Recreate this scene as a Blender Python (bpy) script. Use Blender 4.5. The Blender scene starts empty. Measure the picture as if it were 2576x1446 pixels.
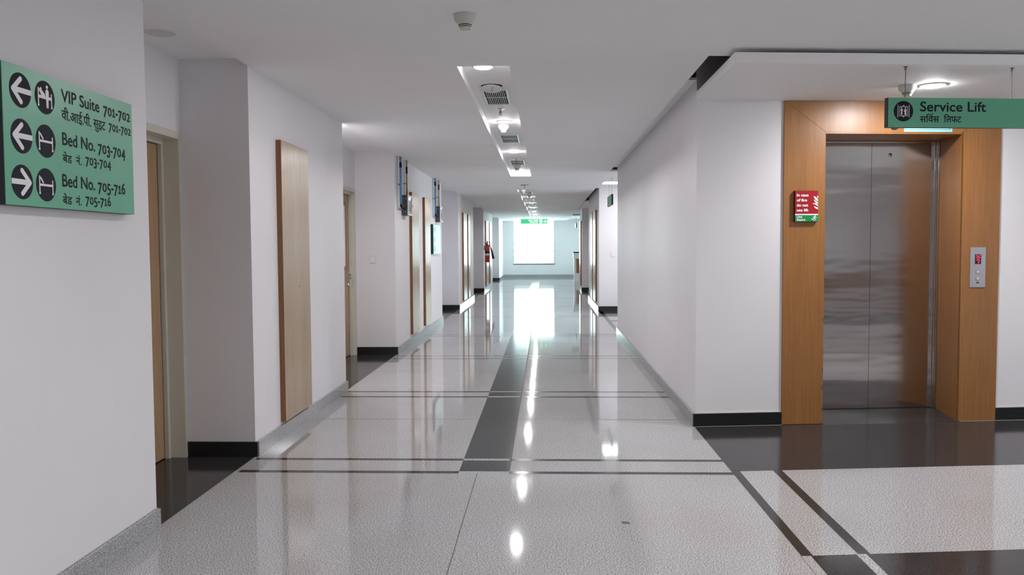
import bpy, bmesh, math, random
from mathutils import Vector, Matrix, Euler
SC = bpy.context.scene
COL = SC.collection
PI = math.pi

# ------------------------------------------------------------------ camera
cam = bpy.data.cameras.new('camera')
cam.sensor_fit = 'HORIZONTAL'; cam.sensor_width = 36.0
cam.lens = 36.0 * 2080.0 / 2576.0
cam.clip_start = 0.05; cam.clip_end = 300
camo = bpy.data.objects.new('camera', cam); COL.objects.link(camo)
# the corridor runs along +Y; its vanishing point lies right of and above the picture's middle, slight roll
_d = Vector((84.0, 102.0, -2080.0)).normalized()
_u = Vector((-0.0040, 1.0, 0.0)); _u = (_u - _d * _u.dot(_d)).normalized()
_r = _d.cross(_u)
_M = Matrix((_r, _d, _u)).to_4x4()
_M.translation = Vector((0, 0, 1.45))
camo.matrix_world = _M
SC.camera = camo

# ------------------------------------------------------------------ world, exposure
w = bpy.data.worlds.new('sky'); SC.world = w; w.use_nodes = True
bg = w.node_tree.nodes['Background']
bg.inputs[0].default_value = (0.90, 0.97, 1.0, 1); bg.inputs[1].default_value = 15.0
vs = SC.view_settings
vs.view_transform = 'Standard'; vs.look = 'None'; vs.gamma = 1.0; vs.exposure = 0.0
vs.use_curve_mapping = False
try:
    SC.cycles.max_bounces = 12; SC.cycles.diffuse_bounces = 8; SC.cycles.glossy_bounces = 6
    SC.cycles.transmission_bounces = 6; SC.cycles.transparent_max_bounces = 8
    SC.cycles.sample_clamp_indirect = 6.0
    SC.cycles.caustics_reflective = True
    SC.cycles.use_denoising = True
except Exception:
    pass
LAMP = 570.0        # radiance of a downlight's lens

# ------------------------------------------------------------------ materials
def mat(name, col, rough=0.5, metal=0.0, spec=0.5, emit=None, estr=0.0, coat=0.0):
    m = bpy.data.materials.new(name); m.use_nodes = True
    b = m.node_tree.nodes['Principled BSDF']
    b.inputs['Base Color'].default_value = (*col, 1); b.inputs['Roughness'].default_value = rough
    b.inputs['Metallic'].default_value = metal; b.inputs['Specular IOR Level'].default_value = spec
    if coat: b.inputs['Coat Weight'].default_value = coat; b.inputs['Coat Roughness'].default_value = 0.05
    if emit:
        b.inputs['Emission Color'].default_value = (*emit, 1); b.inputs['Emission Strength'].default_value = estr
    return m
def N(m, t, **kw):
    n = m.node_tree.nodes.new(t)
    for k, v in kw.items():
        if k in n.inputs: n.inputs[k].default_value = v
        else: setattr(n, k, v)
    return n
def L(m, a, b): m.node_tree.links.new(a, b)
def coords(m, scale=(1, 1, 1)):
    tc = N(m, 'ShaderNodeTexCoord'); mp = N(m, 'ShaderNodeMapping'); mp.inputs['Scale'].default_value = scale
    L(m, tc.outputs['Object'], mp.inputs['Vector']); return mp.outputs['Vector']
def ramp(m, fac, stops):
    r = N(m, 'ShaderNodeValToRGB'); e = r.color_ramp.elements
    while len(e) < len(stops): e.new(0.5)
    for q, (p, c) in zip(e, stops): q.position = p; q.color = (*c, 1)
    L(m, fac, r.inputs[0]); return r.outputs['Color']
def mixc(m, fac, a, b, mode='MIX'):
    n = N(m, 'ShaderNodeMix'); n.data_type = 'RGBA'; n.blend_type = mode
    for sock, v in ((n.inputs[0], fac), (n.inputs[6], a), (n.inputs[7], b)):
        if hasattr(v, 'links'): L(m, v, sock)
        else: sock.default_value = v if isinstance(v, (int, float)) else (*v, 1)
    return n.outputs[2]
def bsdf(m): return m.node_tree.nodes['Principled BSDF']
def bump(m, h, strength, dist=0.01):
    b = N(m, 'ShaderNodeBump'); b.inputs['Strength'].default_value = strength; b.inputs['Distance'].default_value = dist
    L(m, h, b.inputs['Height']); L(m, b.outputs[0], bsdf(m).inputs['Normal'])

def paint(name, col, rough):
    m = mat(name, col, rough, spec=0.35)
    v = coords(m, (1, 1, 1)); n = N(m, 'ShaderNodeTexNoise', Scale=1.3, Detail=5.0); L(m, v, n.inputs['Vector'])
    c = ramp(m, n.outputs['Fac'], [(0.3, tuple(x * 0.965 for x in col)), (0.7, col)])
    L(m, c, bsdf(m).inputs['Base Color'])
    n2 = N(m, 'ShaderNodeTexNoise', Scale=60.0, Detail=3.0); L(m, v, n2.inputs['Vector'])
    bump(m, n2.outputs['Fac'], 0.06, 0.004)
    return m
WALL = paint('wall_paint', (0.775, 0.765, 0.785), 0.5)
CEIL = paint('ceiling_paint', (0.90, 0.90, 0.905), 0.7)
VOID = mat('bare_slab', (0.10, 0.10, 0.11), 0.9)

def granite(name, c0, c1, c2, c3, rough, stain, wave=0.012, spec=0.4):
    m = mat(name, c1, rough, spec=spec)
    v = coords(m)
    n = N(m, 'ShaderNodeTexNoise', Scale=150.0, Detail=4.0, Roughness=0.72); L(m, v, n.inputs['Vector'])
    base = ramp(m, n.outputs['Fac'], [(0.37, c0), (0.45, c1), (0.54, c2), (0.62, c3)])
    vo = N(m, 'ShaderNodeTexVoronoi', Scale=170.0); L(m, v, vo.inputs['Vector'])
    sp = ramp(m, vo.outputs['Distance'], [(0.10, (1, 1, 1)), (0.28, (0, 0, 0))])
    base = mixc(m, 0.5, base, mixc(m, sp, base, c0))
    ns = N(m, 'ShaderNodeTexNoise', Scale=0.9, Detail=3.0); L(m, v, ns.inputs['Vector'])
    st = ramp(m, ns.outputs['Fac'], [(0.35, stain), (0.6, (1, 1, 1))])
    base = mixc(m, 1.0, base, st, 'MULTIPLY')
    L(m, base, bsdf(m).inputs['Base Color'])
    nb = N(m, 'ShaderNodeTexNoise', Scale=1.6, Detail=2.0); L(m, v, nb.inputs['Vector'])
    bump(m, nb.outputs['Fac'], wave, 0.05)
    return m
GREY = granite('grey_granite', (0.06, 0.06, 0.065), (0.29, 0.29, 0.295), (0.47, 0.47, 0.48), (0.74, 0.74, 0.75), 0.05, (0.93, 0.90, 0.87))
BLACK = granite('black_granite', (0.012, 0.012, 0.013), (0.022, 0.021, 0.022), (0.036, 0.035, 0.036), (0.058, 0.057, 0.058), 0.11, (0.95, 0.9, 0.86), 0.012, 0.22)
SKIRT = granite('skirting_granite', (0.13, 0.13, 0.135), (0.30, 0.30, 0.305), (0.40, 0.40, 0.41), (0.55, 0.55, 0.56), 0.10, (0.9, 0.9, 0.9), 0.0)
SKBLK = mat('black_skirting', (0.010, 0.012, 0.013), 0.25)
GROUT = mat('pale_grout', (0.42, 0.40, 0.36), 0.8)
JOINT = mat('dark_joint', (0.10, 0.095, 0.09), 0.7)

def wood(name, c0, c1, rough, coat=0.0, sc=(26, 26, 1.2)):
    m = mat(name, c0, rough, coat=coat)
    v = coords(m, sc)
    n = N(m, 'ShaderNodeTexNoise', Scale=2.2, Detail=6.0, Roughness=0.65, Distortion=0.35); L(m, v, n.inputs['Vector'])
    c = ramp(m, n.outputs['Fac'], [(0.30, c0), (0.68, c1)])
    v2 = coords(m, (2.2, 2.2, 0.12)); n2 = N(m, 'ShaderNodeTexNoise', Scale=2.0, Detail=2.0); L(m, v2, n2.inputs['Vector'])
    k = ramp(m, n2.outputs['Fac'], [(0.3, (0.86, 0.84, 0.82)), (0.7, (1, 1, 1))])
    L(m, mixc(m, 1.0, c, k, 'MULTIPLY'), bsdf(m).inputs['Base Color'])
    return m
TAN = wood('tan_laminate', (0.345, 0.24, 0.143), (0.43, 0.315, 0.203), 0.25)
EDGE = wood('brown_edge_band', (0.20, 0.085, 0.03), (0.28, 0.125, 0.045), 0.4)
LEAF = wood('door_laminate', (0.34, 0.215, 0.115), (0.43, 0.28, 0.16), 0.35)
ORANGE = wood('teak_veneer', (0.26, 0.108, 0.028), (0.33, 0.150, 0.042), 0.38)
FRAME = mat('cream_frame_paint', (0.62, 0.60, 0.52), 0.4)
PLASTIC = mat('white_plastic', (0.74, 0.73, 0.70), 0.35)
CREAM = mat('cream_plastic', (0.60, 0.59, 0.55), 0.45)
GRILLE = mat('white_enamel', (0.72, 0.76, 0.77), 0.35)
DARK = mat('dark_hollow', (0.012, 0.012, 0.013), 0.8)  # near-black for shade inside gaps and openings, and for dark parts
INK = mat('dark_ink', (0.012, 0.014, 0.022), 0.6, spec=0.15)
SIGNGREEN = mat('sign_green', (0.115, 0.40, 0.255), 0.35)
SIGNBACK = mat('sign_black_edge', (0.012, 0.013, 0.016), 0.4)
SIGNWHITE = mat('sign_white', (0.78, 0.78, 0.80), 0.45)
TEAL = mat('pale_teal', (0.40, 0.70, 0.65), 0.28)  # lightened: the board's glare is put into its colour
AQUA = mat('aqua_card', (0.30, 0.66, 0.68), 0.4)
RED = mat('sign_red', (0.31, 0.008, 0.015), 0.4, spec=0.3)
EXITG = mat('exit_green', (0.02, 0.40, 0.14), 0.3, emit=(0.05, 0.62, 0.27), estr=0.75)
EXITW = mat('exit_white', (0.8, 0.8, 0.8), 0.3, emit=(0.9, 1.0, 0.95), estr=0.9)
FIREG = mat('fire_sign_green', (0.008, 0.23, 0.058), 0.4, spec=0.3)
EXTRED = mat('extinguisher_red', (0.42, 0.018, 0.018), 0.25)
RUBBER = mat('black_rubber', (0.015, 0.017, 0.018), 0.5)
CHROME = mat('chrome', (0.75, 0.75, 0.76), 0.18, 1.0)
BOXGREY = mat('box_grey', (0.055, 0.065, 0.08), 0.4)
STEEL = mat('galvanised_grey', (0.20, 0.22, 0.25), 0.4, 0.3)
CHAIN = mat('dark_chain', (0.10, 0.10, 0.11), 0.4, 0.8)
BLUEP = mat('blue_pipe', (0.10, 0.27, 0.46), 0.35)
CLEARP = mat('grey_conduit', (0.50, 0.54, 0.56), 0.25)
BRASS = mat('brass_pipe', (0.42, 0.32, 0.12), 0.3, 0.7)
PANELSTEEL = mat('panel_steel', (0.42, 0.41, 0.43), 0.42, 0.75)
LEDRED = mat('red_segments', (0.3, 0.0, 0.01), 0.5, emit=(1.0, 0.02, 0.09), estr=2.2)
LENS = mat('lit_lens', (0.9, 0.9, 0.9), 0.4, emit=(1.0, 0.975, 0.985), estr=LAMP)
PANELLIGHT = mat('lit_panel', (0.9, 0.9, 0.9), 0.4, emit=(0.96, 0.97, 1.0), estr=12.0)
UNLIT = mat('unlit_lens', (0.66, 0.66, 0.66), 0.5)

def brushed():
    m = mat('brushed_steel', (0.62, 0.605, 0.595), 0.15, 1.0)
    b = bsdf(m); b.inputs['Anisotropic'].default_value = 0.93; b.inputs['Anisotropic Rotation'].default_value = 0.0
    tg = N(m, 'ShaderNodeTangent'); tg.direction_type = 'RADIAL'; tg.axis = 'Z'; L(m, tg.outputs[0], b.inputs['Tangent'])
    v = coords(m, (0.7, 0.7, 3.2)); n = N(m, 'ShaderNodeTexNoise', Scale=1.5, Detail=2.0, Roughness=0.4); L(m, v, n.inputs['Vector'])
    bump(m, n.outputs['Fac'], 0.10, 0.05)
    return m
BRUSHED = brushed()
def thin_glass(name, tint):
    m = bpy.data.materials.new(name); m.use_nodes = True; nt = m.node_tree; nt.nodes.clear()
    o = nt.nodes.new('ShaderNodeOutputMaterial'); t = nt.nodes.new('ShaderNodeBsdfTransparent'); g = nt.nodes.new('ShaderNodeBsdfGlossy')
    g.inputs['Roughness'].default_value = 0.02; t.inputs[0].default_value = (*tint, 1)
    f = nt.nodes.new('ShaderNodeFresnel'); f.inputs[0].default_value = 1.35; x = nt.nodes.new('ShaderNodeMixShader')
    nt.links.new(f.outputs[0], x.inputs[0]); nt.links.new(t.outputs[0], x.inputs[1]); nt.links.new(g.outputs[0], x.inputs[2]); nt.links.new(x.outputs[0], o.inputs[0])
    return m
GLASS = thin_glass('tinted_glass', (0.86, 0.955, 0.945)); CLEAR = thin_glass('clear_glass', (0.95, 0.95, 0.97))

# ------------------------------------------------------------------ mesh helpers
class MB:
    """collects shapes, links them as one mesh object"""
    def __init__(s): s.bm = bmesh.new(); s.mats = []
    def mi(s, m):
        if m not in s.mats: s.mats.append(m)
        return s.mats.index(m)
    def box(s, x0, x1, y0, y1, z0, z1, m=None, bev=0.0):
        g = bmesh.ops.create_cube(s.bm, size=1.0)['verts']
        for v in g: v.co = Vector((x0 + (v.co.x + .5) * (x1 - x0), y0 + (v.co.y + .5) * (y1 - y0), z0 + (v.co.z + .5) * (z1 - z0)))
        fs = set(f for v in g for f in v.link_faces)
        if bev:
            r = bmesh.ops.bevel(s.bm, geom=list(set(e for v in g for e in v.link_edges)), offset=bev, segments=2, affect='EDGES', profile=0.5)
            fs = set(r['faces']) | set(f for f in fs if f.is_valid)
            for v in r['verts']:
                for f in v.link_faces: fs.add(f)
        if m is not None:
            i = s.mi(m)
            for f in fs: f.material_index = i
        return s
    def prism(s, pts, z0, z1, m=None):
        a = [s.bm.verts.new((x, y, z0)) for x, y in pts]; b = [s.bm.verts.new((x, y, z1)) for x, y in pts]
        n = len(pts); fs = [s.bm.faces.new(a[::-1]), s.bm.faces.new(b)]
        for i in range(n): fs.append(s.bm.faces.new((a[i], a[(i + 1) % n], b[(i + 1) % n], b[i])))
        if m is not None:
            k = s.mi(m)
            for f in fs: f.material_index = k
        return s
    def flat(s, pts, y0, y1, m=None):
        """a shape drawn in the X-Z plane, facing -Y, from front y0 to back y1"""
        a = [s.bm.verts.new((x, y0, z)) for x, z in pts]; b = [s.bm.verts.new((x, y1, z)) for x, z in pts]
        n = len(pts); fs = [s.bm.faces.new(a), s.bm.faces.new(b[::-1])]
        for i in range(n): fs.append(s.bm.faces.new((a[(i + 1) % n], a[i], b[i], b[(i + 1) % n])))
        if m is not None:
            k = s.mi(m)
            for f in fs: f.material_index = k
        return s
    def quad(s, pts, m=None):
        f = s.bm.faces.new([s.bm.verts.new(p) for p in pts])
        if m is not None: f.material_index = s.mi(m)
        return s
    def disc(s, cx, cz, r, y0, y1, n=48, m=None):
        return s.flat([(cx + r * math.cos(2 * PI * i / n), cz + r * math.sin(2 * PI * i / n)) for i in range(n)], y0, y1, m)
    def lathe(s, prof, c=(0, 0, 0), n=40, m=None, axis='z'):
        rings = []
        for r, z in prof:
            if r < 1e-6: rings.append([s.bm.verts.new(s._ax(0, 0, z, c, axis))])
            else: rings.append([s.bm.verts.new(s._ax(r * math.cos(2 * PI * i / n), r * math.sin(2 * PI * i / n), z, c, axis)) for i in range(n)])
        k = s.mi(m) if m is not None else 0
        for A, B in zip(rings, rings[1:]):
            for i in range(n):
                j = (i + 1) % n
                if len(A) == 1 and len(B) == 1: continue
                if len(A) == 1: f = s.bm.faces.new((A[0], B[i], B[j]))
                elif len(B) == 1: f = s.bm.faces.new((A[j], A[i], B[0]))
                else: f = s.bm.faces.new((A[j], A[i], B[i], B[j]))
                f.material_index = k; f.smooth = True
        return s
    def _ax(s, a, b, z, c, axis):
        v = {'z': (a, b, z), 'y': (a, z, b), 'x': (z, a, b)}[axis]
        return (v[0] + c[0], v[1] + c[1], v[2] + c[2])
    def tube(s, pts, r, n=10, m=None, r1=None):
        P = [Vector(p) for p in pts]; k = s.mi(m) if m is not None else 0; rings = []
        for i, p in enumerate(P):
            t = (P[min(i + 1, len(P) - 1)] - P[max(i - 1, 0)]).normalized()
            h = Vector((0, 0, 1)) if abs(t.z) < 0.9 else Vector((1, 0, 0))
            a = t.cross(h).normalized(); b = t.cross(a)
            rr = r if r1 is None else r + (r1 - r) * i / (len(P) - 1)
            rings.append([s.bm.verts.new(p + a * rr * math.cos(2 * PI * q / n) + b * rr * math.sin(2 * PI * q / n)) for q in range(n)])
        for A, B in zip(rings, rings[1:]):
            for i in range(n):
                f = s.bm.faces.new((A[i], A[(i + 1) % n], B[(i + 1) % n], B[i])); f.material_index = k; f.smooth = True
        for R in (rings[0], rings[-1][::-1]):
            f = s.bm.faces.new(R); f.material_index = k
        return s
    def band(s, pts, wd, y0, y1, m=None, cap=True):
        """a stroke of even width with round ends along a line in the X-Z plane"""
        P = [Vector(p) for p in pts]; h = wd / 2; left = []; right = []
        for i, p in enumerate(P):
            t = (P[min(i + 1, len(P) - 1)] - P[max(i - 1, 0)]).normalized(); q = Vector((-t.y, t.x)) * h
            left.append(p + q); right.append(p - q)
        poly = []
        if cap:
            t = (P[0] - P[1]).normalized(); a0 = math.atan2(t.y, t.x)
            start = [P[0] + Vector((math.cos(a0 + a), math.sin(a0 + a))) * h for a in [PI/2*k/4 for k in range(-3, 4)]]
            t = (P[-1] - P[-2]).normalized(); a1 = math.atan2(t.y, t.x)
            end = [P[-1] + Vector((math.cos(a1 + a), math.sin(a1 + a))) * h for a in [PI/2*k/4 for k in range(-3, 4)]]
            poly = right + end + left[::-1] + start
        else: poly = right + left[::-1]
        return s.flat([(v.x, v.y) for v in poly], y0, y1, m)
    def add_mesh(s, me, M, m=None):
        n0 = len(s.bm.verts); f0 = len(s.bm.faces)
        s.bm.from_mesh(me); s.bm.verts.ensure_lookup_table(); s.bm.faces.ensure_lookup_table()
        for v in s.bm.verts[n0:]: v.co = M @ v.co
        k = s.mi(m) if m is not None else 0
        for f in s.bm.faces[f0:]: f.material_index = k
        return s
    def build(s, name, m=None, parent=None, loc=None, recalc=True):
        if recalc: bmesh.ops.recalc_face_normals(s.bm, faces=s.bm.faces)
        me = bpy.data.meshes.new(name); s.bm.to_mesh(me); s.bm.free()
        for x in (s.mats if s.mats else [m]): me.materials.append(x)
        o = bpy.data.objects.new(name, me); COL.objects.link(o)
        if parent: o.parent = parent
        if loc: o.location = loc
        return o

def struct(o): o['kind'] = 'structure'; return o
def thing(name, label, cat, loc=(0, 0, 0), rz=0.0, group=None):
    o = bpy.data.objects.new(name, None); COL.objects.link(o); o.empty_display_size = 0.1
    o.location = loc; o.rotation_euler = (0, 0, rz); o['label'] = label; o['category'] = cat
    if group: o['group'] = group
    return o
def tag(o, label, cat, group=None):
    o['label'] = label; o['category'] = cat
    if group: o['group'] = group
    return o
def kids(o): return [c for c in bpy.data.objects if c.parent == o]
def dup(root, loc, rz, label, group=None):
    r = root.copy(); COL.objects.link(r); r.location = loc; r.rotation_euler = (0, 0, rz); r['label'] = label
    if group: r['group'] = group
    for ch in kids(root):
        c = ch.copy(); COL.objects.link(c); c.parent = r
        for g in kids(ch):
            d = g.copy(); COL.objects.link(d); d.parent = c
    return r
LEFTW = PI / 2      # things on the left wall: local X runs down the corridor, local -Y faces the room
RIGHTW = -PI / 2
LOB = math.atan(0.11)   # the lift wall stands slightly askew to the corridor
LO = Vector((1.20, 6.65, 0))
def lob(u, v=0.0, z=0.0):
    return Vector((LO.x + u * math.cos(LOB) - v * math.sin(LOB), LO.y + u * math.sin(LOB) + v * math.cos(LOB), z))

# lettering ----------------------------------------------------------
_deps = None
def text_mesh(s):
    if s == '1':                      # a one with a flag and a foot
        me = bpy.data.meshes.new('lettering'); q = bmesh.new()
        h = CAPH
        for pts in (((0.13, 0), (0.22, 0), (0.22, h), (0.13, h)), ((0.01, 0), (0.13, 0), (0.13, 0.085), (0.01, 0.085)), ((0.22, 0), (0.34, 0), (0.34, 0.085), (0.22, 0.085)), ((0.01, h - 0.15), (0.05, h - 0.21), (0.13, h - 0.13), (0.13, h))):
            q.faces.new([q.verts.new((x, y, 0)) for x, y in pts])
        q.normal_update()
        q.to_mesh(me); q.free(); return me
    c = bpy.data.curves.new('lettering', 'FONT'); c.body = s; c.size = 1.0; c.resolution_u = 4
    o = bpy.data.objects.new('lettering', c); COL.objects.link(o)
    bpy.context.view_layer.update()
    dg = bpy.context.evaluated_depsgraph_get()
    me = bpy.data.meshes.new_from_object(o.evaluated_get(dg))
    bpy.data.objects.remove(o); bpy.data.curves.remove(c)
    return me
def bounds(me):
    xs = [v.co.x for v in me.vertices]; ys = [v.co.y for v in me.vertices]
    return min(xs), max(xs), min(ys), max(ys)
CAPH = None
def put_text(mb, s, x0, x1, zb, cap, y, m, bold=0.0, digits=False):
    """letters in the X-Z plane from x0 to x1 on the baseline zb with capitals 'cap' high, facing -Y"""
    global CAPH
    if CAPH is None: CAPH = bounds(text_mesh('H'))[3]
    sy = cap / CAPH
    parts = []
    if digits:
        pen = 0.0
        for ch in s:
            me = text_mesh(ch); b = bounds(me)
            sc, dz = 1.0, 0.0
            if ch in '012': sc = 0.74
            elif ch in '34579': dz = -0.24 * CAPH
            parts.append((me, pen - b[0] * 1.0, dz, sc)); pen += (b[1] - b[0]) + 0.085
        total0, total1 = 0.0, pen - 0.085
    else:
        me = text_mesh(s); b = bounds(me); parts.append((me, 0, 0, 1.0)); total0, total1 = b[0], b[1]
    sx = (x1 - x0) / (total1 - total0)
    offs = [(0, 0)] if not bold else [(bold * math.cos(PI * q / 4), bold * math.sin(PI * q / 4)) for q in range(8)]
    for k, (dx, dz2) in enumerate(offs):
        for me, ox, dz, sc in parts:
            M = Matrix(((sx, 0, 0, x0 + (ox - total0) * sx + dx), (0, 0, 1, y - 0.00003 * k), (0, sy * sc, 0, zb + dz * sy + dz2), (0, 0, 0, 1)))
            mb.add_mesh(me, M, m)
    return mb
def put_hindi(mb, s, x0, x1, head, body, y, m, bold=0.0):
    """Devanagari with its head line at 'head' and 'body' from head line to foot"""
    me = text_mesh(s); b = bounds(me)
    r = bounds(text_mesh('न')); sy = body / (r[3] - r[2]); sx = (x1 - x0) / (b[1] - b[0])
    offs = [(0, 0)] if not bold else [(bold * math.cos(PI * q / 4), bold * math.sin(PI * q / 4)) for q in range(8)]
    for k, (dx, dz) in enumerate(offs):
        M = Matrix(((sx, 0, 0, x0 - b[0] * sx + dx), (0, 0, 1, y - 0.00003 * k), (0, sy, 0, head - r[3] * sy + dz), (0, 0, 0, 1)))
        mb.add_mesh(me, M, m)
    return mb

# ================================================================== THE SHELL
XL, XR, H, HA, TOP = -2.03, 1.20, 2.70, 2.75, 3.3
OPW = -1.40          # the lobby's other wall

# ---- floor with its inlaid black granite
fl = MB()
fl.quad([(-3.2, -8.2, 0), (9.2, -8.2, 0), (9.2, 40.2, 0), (-3.2, 40.2, 0)], GREY)
e1, e2 = 0.0006, 0.0012
def inlay(x0, x1, y0, y1, m, z=e1): fl.quad([(x0, y0, z), (x1, y0, z), (x1, y1, z), (x0, y1, z)], m)
def lobq(x0, x1, ya, yb, m, z=e1, sa=0.105, sb=0.105):
    f = lambda x, y, s: y + s * (x - 1.19)
    fl.quad([(x0, f(x0, ya, sa), z), (x1, f(x1, ya, sa), z), (x1, f(x1, yb, sb), z), (x0, f(x0, yb, sb), z)], m)
XS0, XS1 = -0.565, -0.240
for a, b in ((4.17, 5.64), (8.275, 11.12), (16.16, 19.28), (23.3, 27.09), (31.63, 36.17)):
    inlay(-2.9, -2.03, a, b, BLACK)
doubles = [(5.60, 5.55, 5.285, 5.23), (8.255, 8.205, 7.975, 7.92), (10.99, 10.95, 10.72, 10.68), (13.71, 13.67, 13.46, 13.42),
           (17.36, 17.31, 17.06, 17.01), (20.38, 20.33, 20.10, 20.05), (23.50, 23.45, 23.2, 23.15), (27.0, 26.95, 26.7, 26.65), (31.0, 30.95, 30.7, 30.65)]
bounds_y = [5.29] + [d for q in doubles for d in q] + [36.5]
inlay(XS0, XS1, 5.285, 36.5, BLACK)
for a, b, c, d in doubles:
    inlay(-2.0, XS0, b, a, BLACK); inlay(XS1, 1.19, b, a, BLACK); inlay(-2.0, XS0, d, c, BLACK); inlay(XS1, 1.19, d, c, BLACK)
    inlay(XS0, XS1, b, a, GREY, e2)
    if a > 6: inlay(XS0, XS1, d, c, GREY, e2)
# slab joints across and along the corridor
for y in (6.9, 9.6, 12.35, 15.2, 18.6, 21.8, 25.1, 28.9, 33.0):
    inlay(-2.0, XS0, y, y + 0.006, JOINT, e1); inlay(XS1, 1.19, y, y + 0.006, JOINT, e1)
inlay(XS1 - 0.004, XS1 + 0.004, 5.3, 36.5, JOINT, e2)
inlay(-0.446, -0.441, -6.0, 5.23, JOINT, e1)
# the lobby by the lift: dark field, two strips and a dark band
lobq(1.19, 9.0, 5.31, 7.6, BLACK)
lobq(1.19, 1.245, 3.85, 5.312, BLACK); lobq(1.462, 1.52, 3.85, 5.312, BLACK)
lobq(1.235, 9.0, 3.50, 3.85, BLACK, e1); lobq(1.452, 1.50, 3.50, 3.85, GREY, e2)
lobq(1.185, 1.188, 3.50, 3.85, JOINT, e1)
lobq(1.19, 1.245, OPW, 3.50, BLACK); lobq(1.462, 1.52, OPW, 3.50, BLACK); lobq(1.19, 9.0, OPW, OPW + 1.0, BLACK, e2, 0, 0)
lobq(1.88, 1.883, 6.3, 6.72, mat('faint_joint', (0.06, 0.06, 0.055), 0.5), e2)
# the side passage on the right
inlay(1.19, 1.27, 13.86, 18.55, BLACK); inlay(1.19, 9, 17.9, 18.55, BLACK); inlay(1.27, 9, 16.0, 16.3, BLACK)
inlay(1.19, 1.36, 22.97, 27.09, BLACK)
# black rubber scuff near the camera
fl.quad([(0.395, 4.29, e1), (0.435, 4.28, e1), (0.44, 4.31, e1), (0.40, 4.325, e1)], JOINT)
struct(fl.build('floor', None, recalc=False))

# ---- left wall: piers between door recesses
wl = MB()
piers = [(-8.1, 4.17), (5.64, 8.275), (11.12, 16.16), (19.28, 23.30), (27.09, 31.63), (36.17, 40.0)]
for a, b in piers: wl.box(-2.9, XL, a, b, 0, HA + 0.03)
BK = {0: -2.51, 1: -2.57, 2: -2.52, 3: -2.52, 4: -2.52}
recess = [(4.17, 5.64), (8.275, 11.12), (16.16, 19.28), (23.30, 27.09), (31.63, 36.17)]
for i, (a, b) in enumerate(recess):
    xb = BK[i]
    if i < 2:
        wl.box(-2.9, xb, a, b, 2.25, HA + 0.03); wl.box(-2.9, xb, a, b - 1.06, 0, 2.25)
        wl.box(-2.95, -2.72, b - 1.06, b, 0, 2.25)
    else: wl.box(-2.9, xb, a, b, 0, HA + 0.03)
struct(wl.build('wall_left', WALL))

# ---- right side
def P2(u, v): q = lob(u, v); return (q.x, q.y)
def wall(name, fn):
    m = MB(); fn(m); return struct(m.build(name, WALL))
wall('wall_right', lambda m: m.prism([P2(0, 0), P2(1.045, 0), P2(1.045, 0.8), (1.20, 8.4)], 0, TOP))
wall('wall_right', lambda m: m.prism([P2(2.19, 0), P2(7.9, 0), P2(7.9, 0.9), P2(2.265, 0.9), P2(2.265, 0.42)], 0, TOP))
wall('wall_right', lambda m: m.prism([P2(1.045, 0), P2(2.19, 0), P2(2.265, 0.42), P2(2.265, 0.8), P2(1.045, 0.8)], 2.356, TOP))
wall('wall_right', lambda m: m.prism([(1.20, 8.4), P2(1.045, 0.8), P2(7.9, 0.9), (9.05, 13.85), (1.20, 13.85)], 0, TOP))
wall('wall_right', lambda m: m.box(1.20, 9, 18.56, 22.96, 0, TOP))
wall('wall_right', lambda m: m.box(1.62, 9, 22.96, 27.1, 0, TOP))
wall('wall_right', lambda m: m.box(1.20, 9, 27.1, 28.8, 0, TOP))

# ---- end wall with its window, and the bay's side window
we = MB()
we.box(-3, -1.55, 39.8, 40.1, 0, TOP); we.box(0.44, 3.7, 39.8, 40.1, 0, TOP)
we.box(-1.55, 0.44, 39.8, 40.1, 0, 0.63); we.box(-1.55, 0.44, 39.8, 40.1, 2.74, TOP)
struct(we.build('wall_end', WALL))
we = MB()
we.box(3.5, 3.8, 28.8, 33.4, 0, TOP); we.box(3.5, 3.8, 39.4, 39.8, 0, TOP); we.box(3.5, 3.8, 33.4, 39.4, 0, 0.5); we.box(3.5, 3.8, 33.4, 39.4, 2.6, TOP)
struct(we.build('wall_bay', WALL))
# walls behind and beside the camera
wall('wall_back', lambda m: m.box(-3.2, 1.3, -8.3, -8.0, 0, TOP))
wall('wall_lobby', lambda m: m.box(1.20, 9.3, -8.0, OPW, 0, TOP))
wall('wall_lobby', lambda m: (m.box(9.0, 9.3, OPW, 3.4, 0, TOP), m.box(9.0, 9.3, 4.6, 8.4, 0, TOP), m.box(9.0, 9.3, 3.4, 4.6, 0, 0.7), m.box(9.0, 9.3, 3.4, 4.6, 2.3, TOP)))
wall('wall_passage', lambda m: (m.box(7.5, 7.8, 13.85, 14.4, 0, TOP), m.box(7.5, 7.8, 18.0, 18.56, 0, TOP), m.box(7.5, 7.8, 14.4, 18.0, 0, 0.7), m.box(7.5, 7.8, 14.4, 18.0, 2.6, TOP)))
wall('wall_left', lambda m: m.box(-3.2, -2.9, -8.3, 40.1, 0, TOP))

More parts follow.
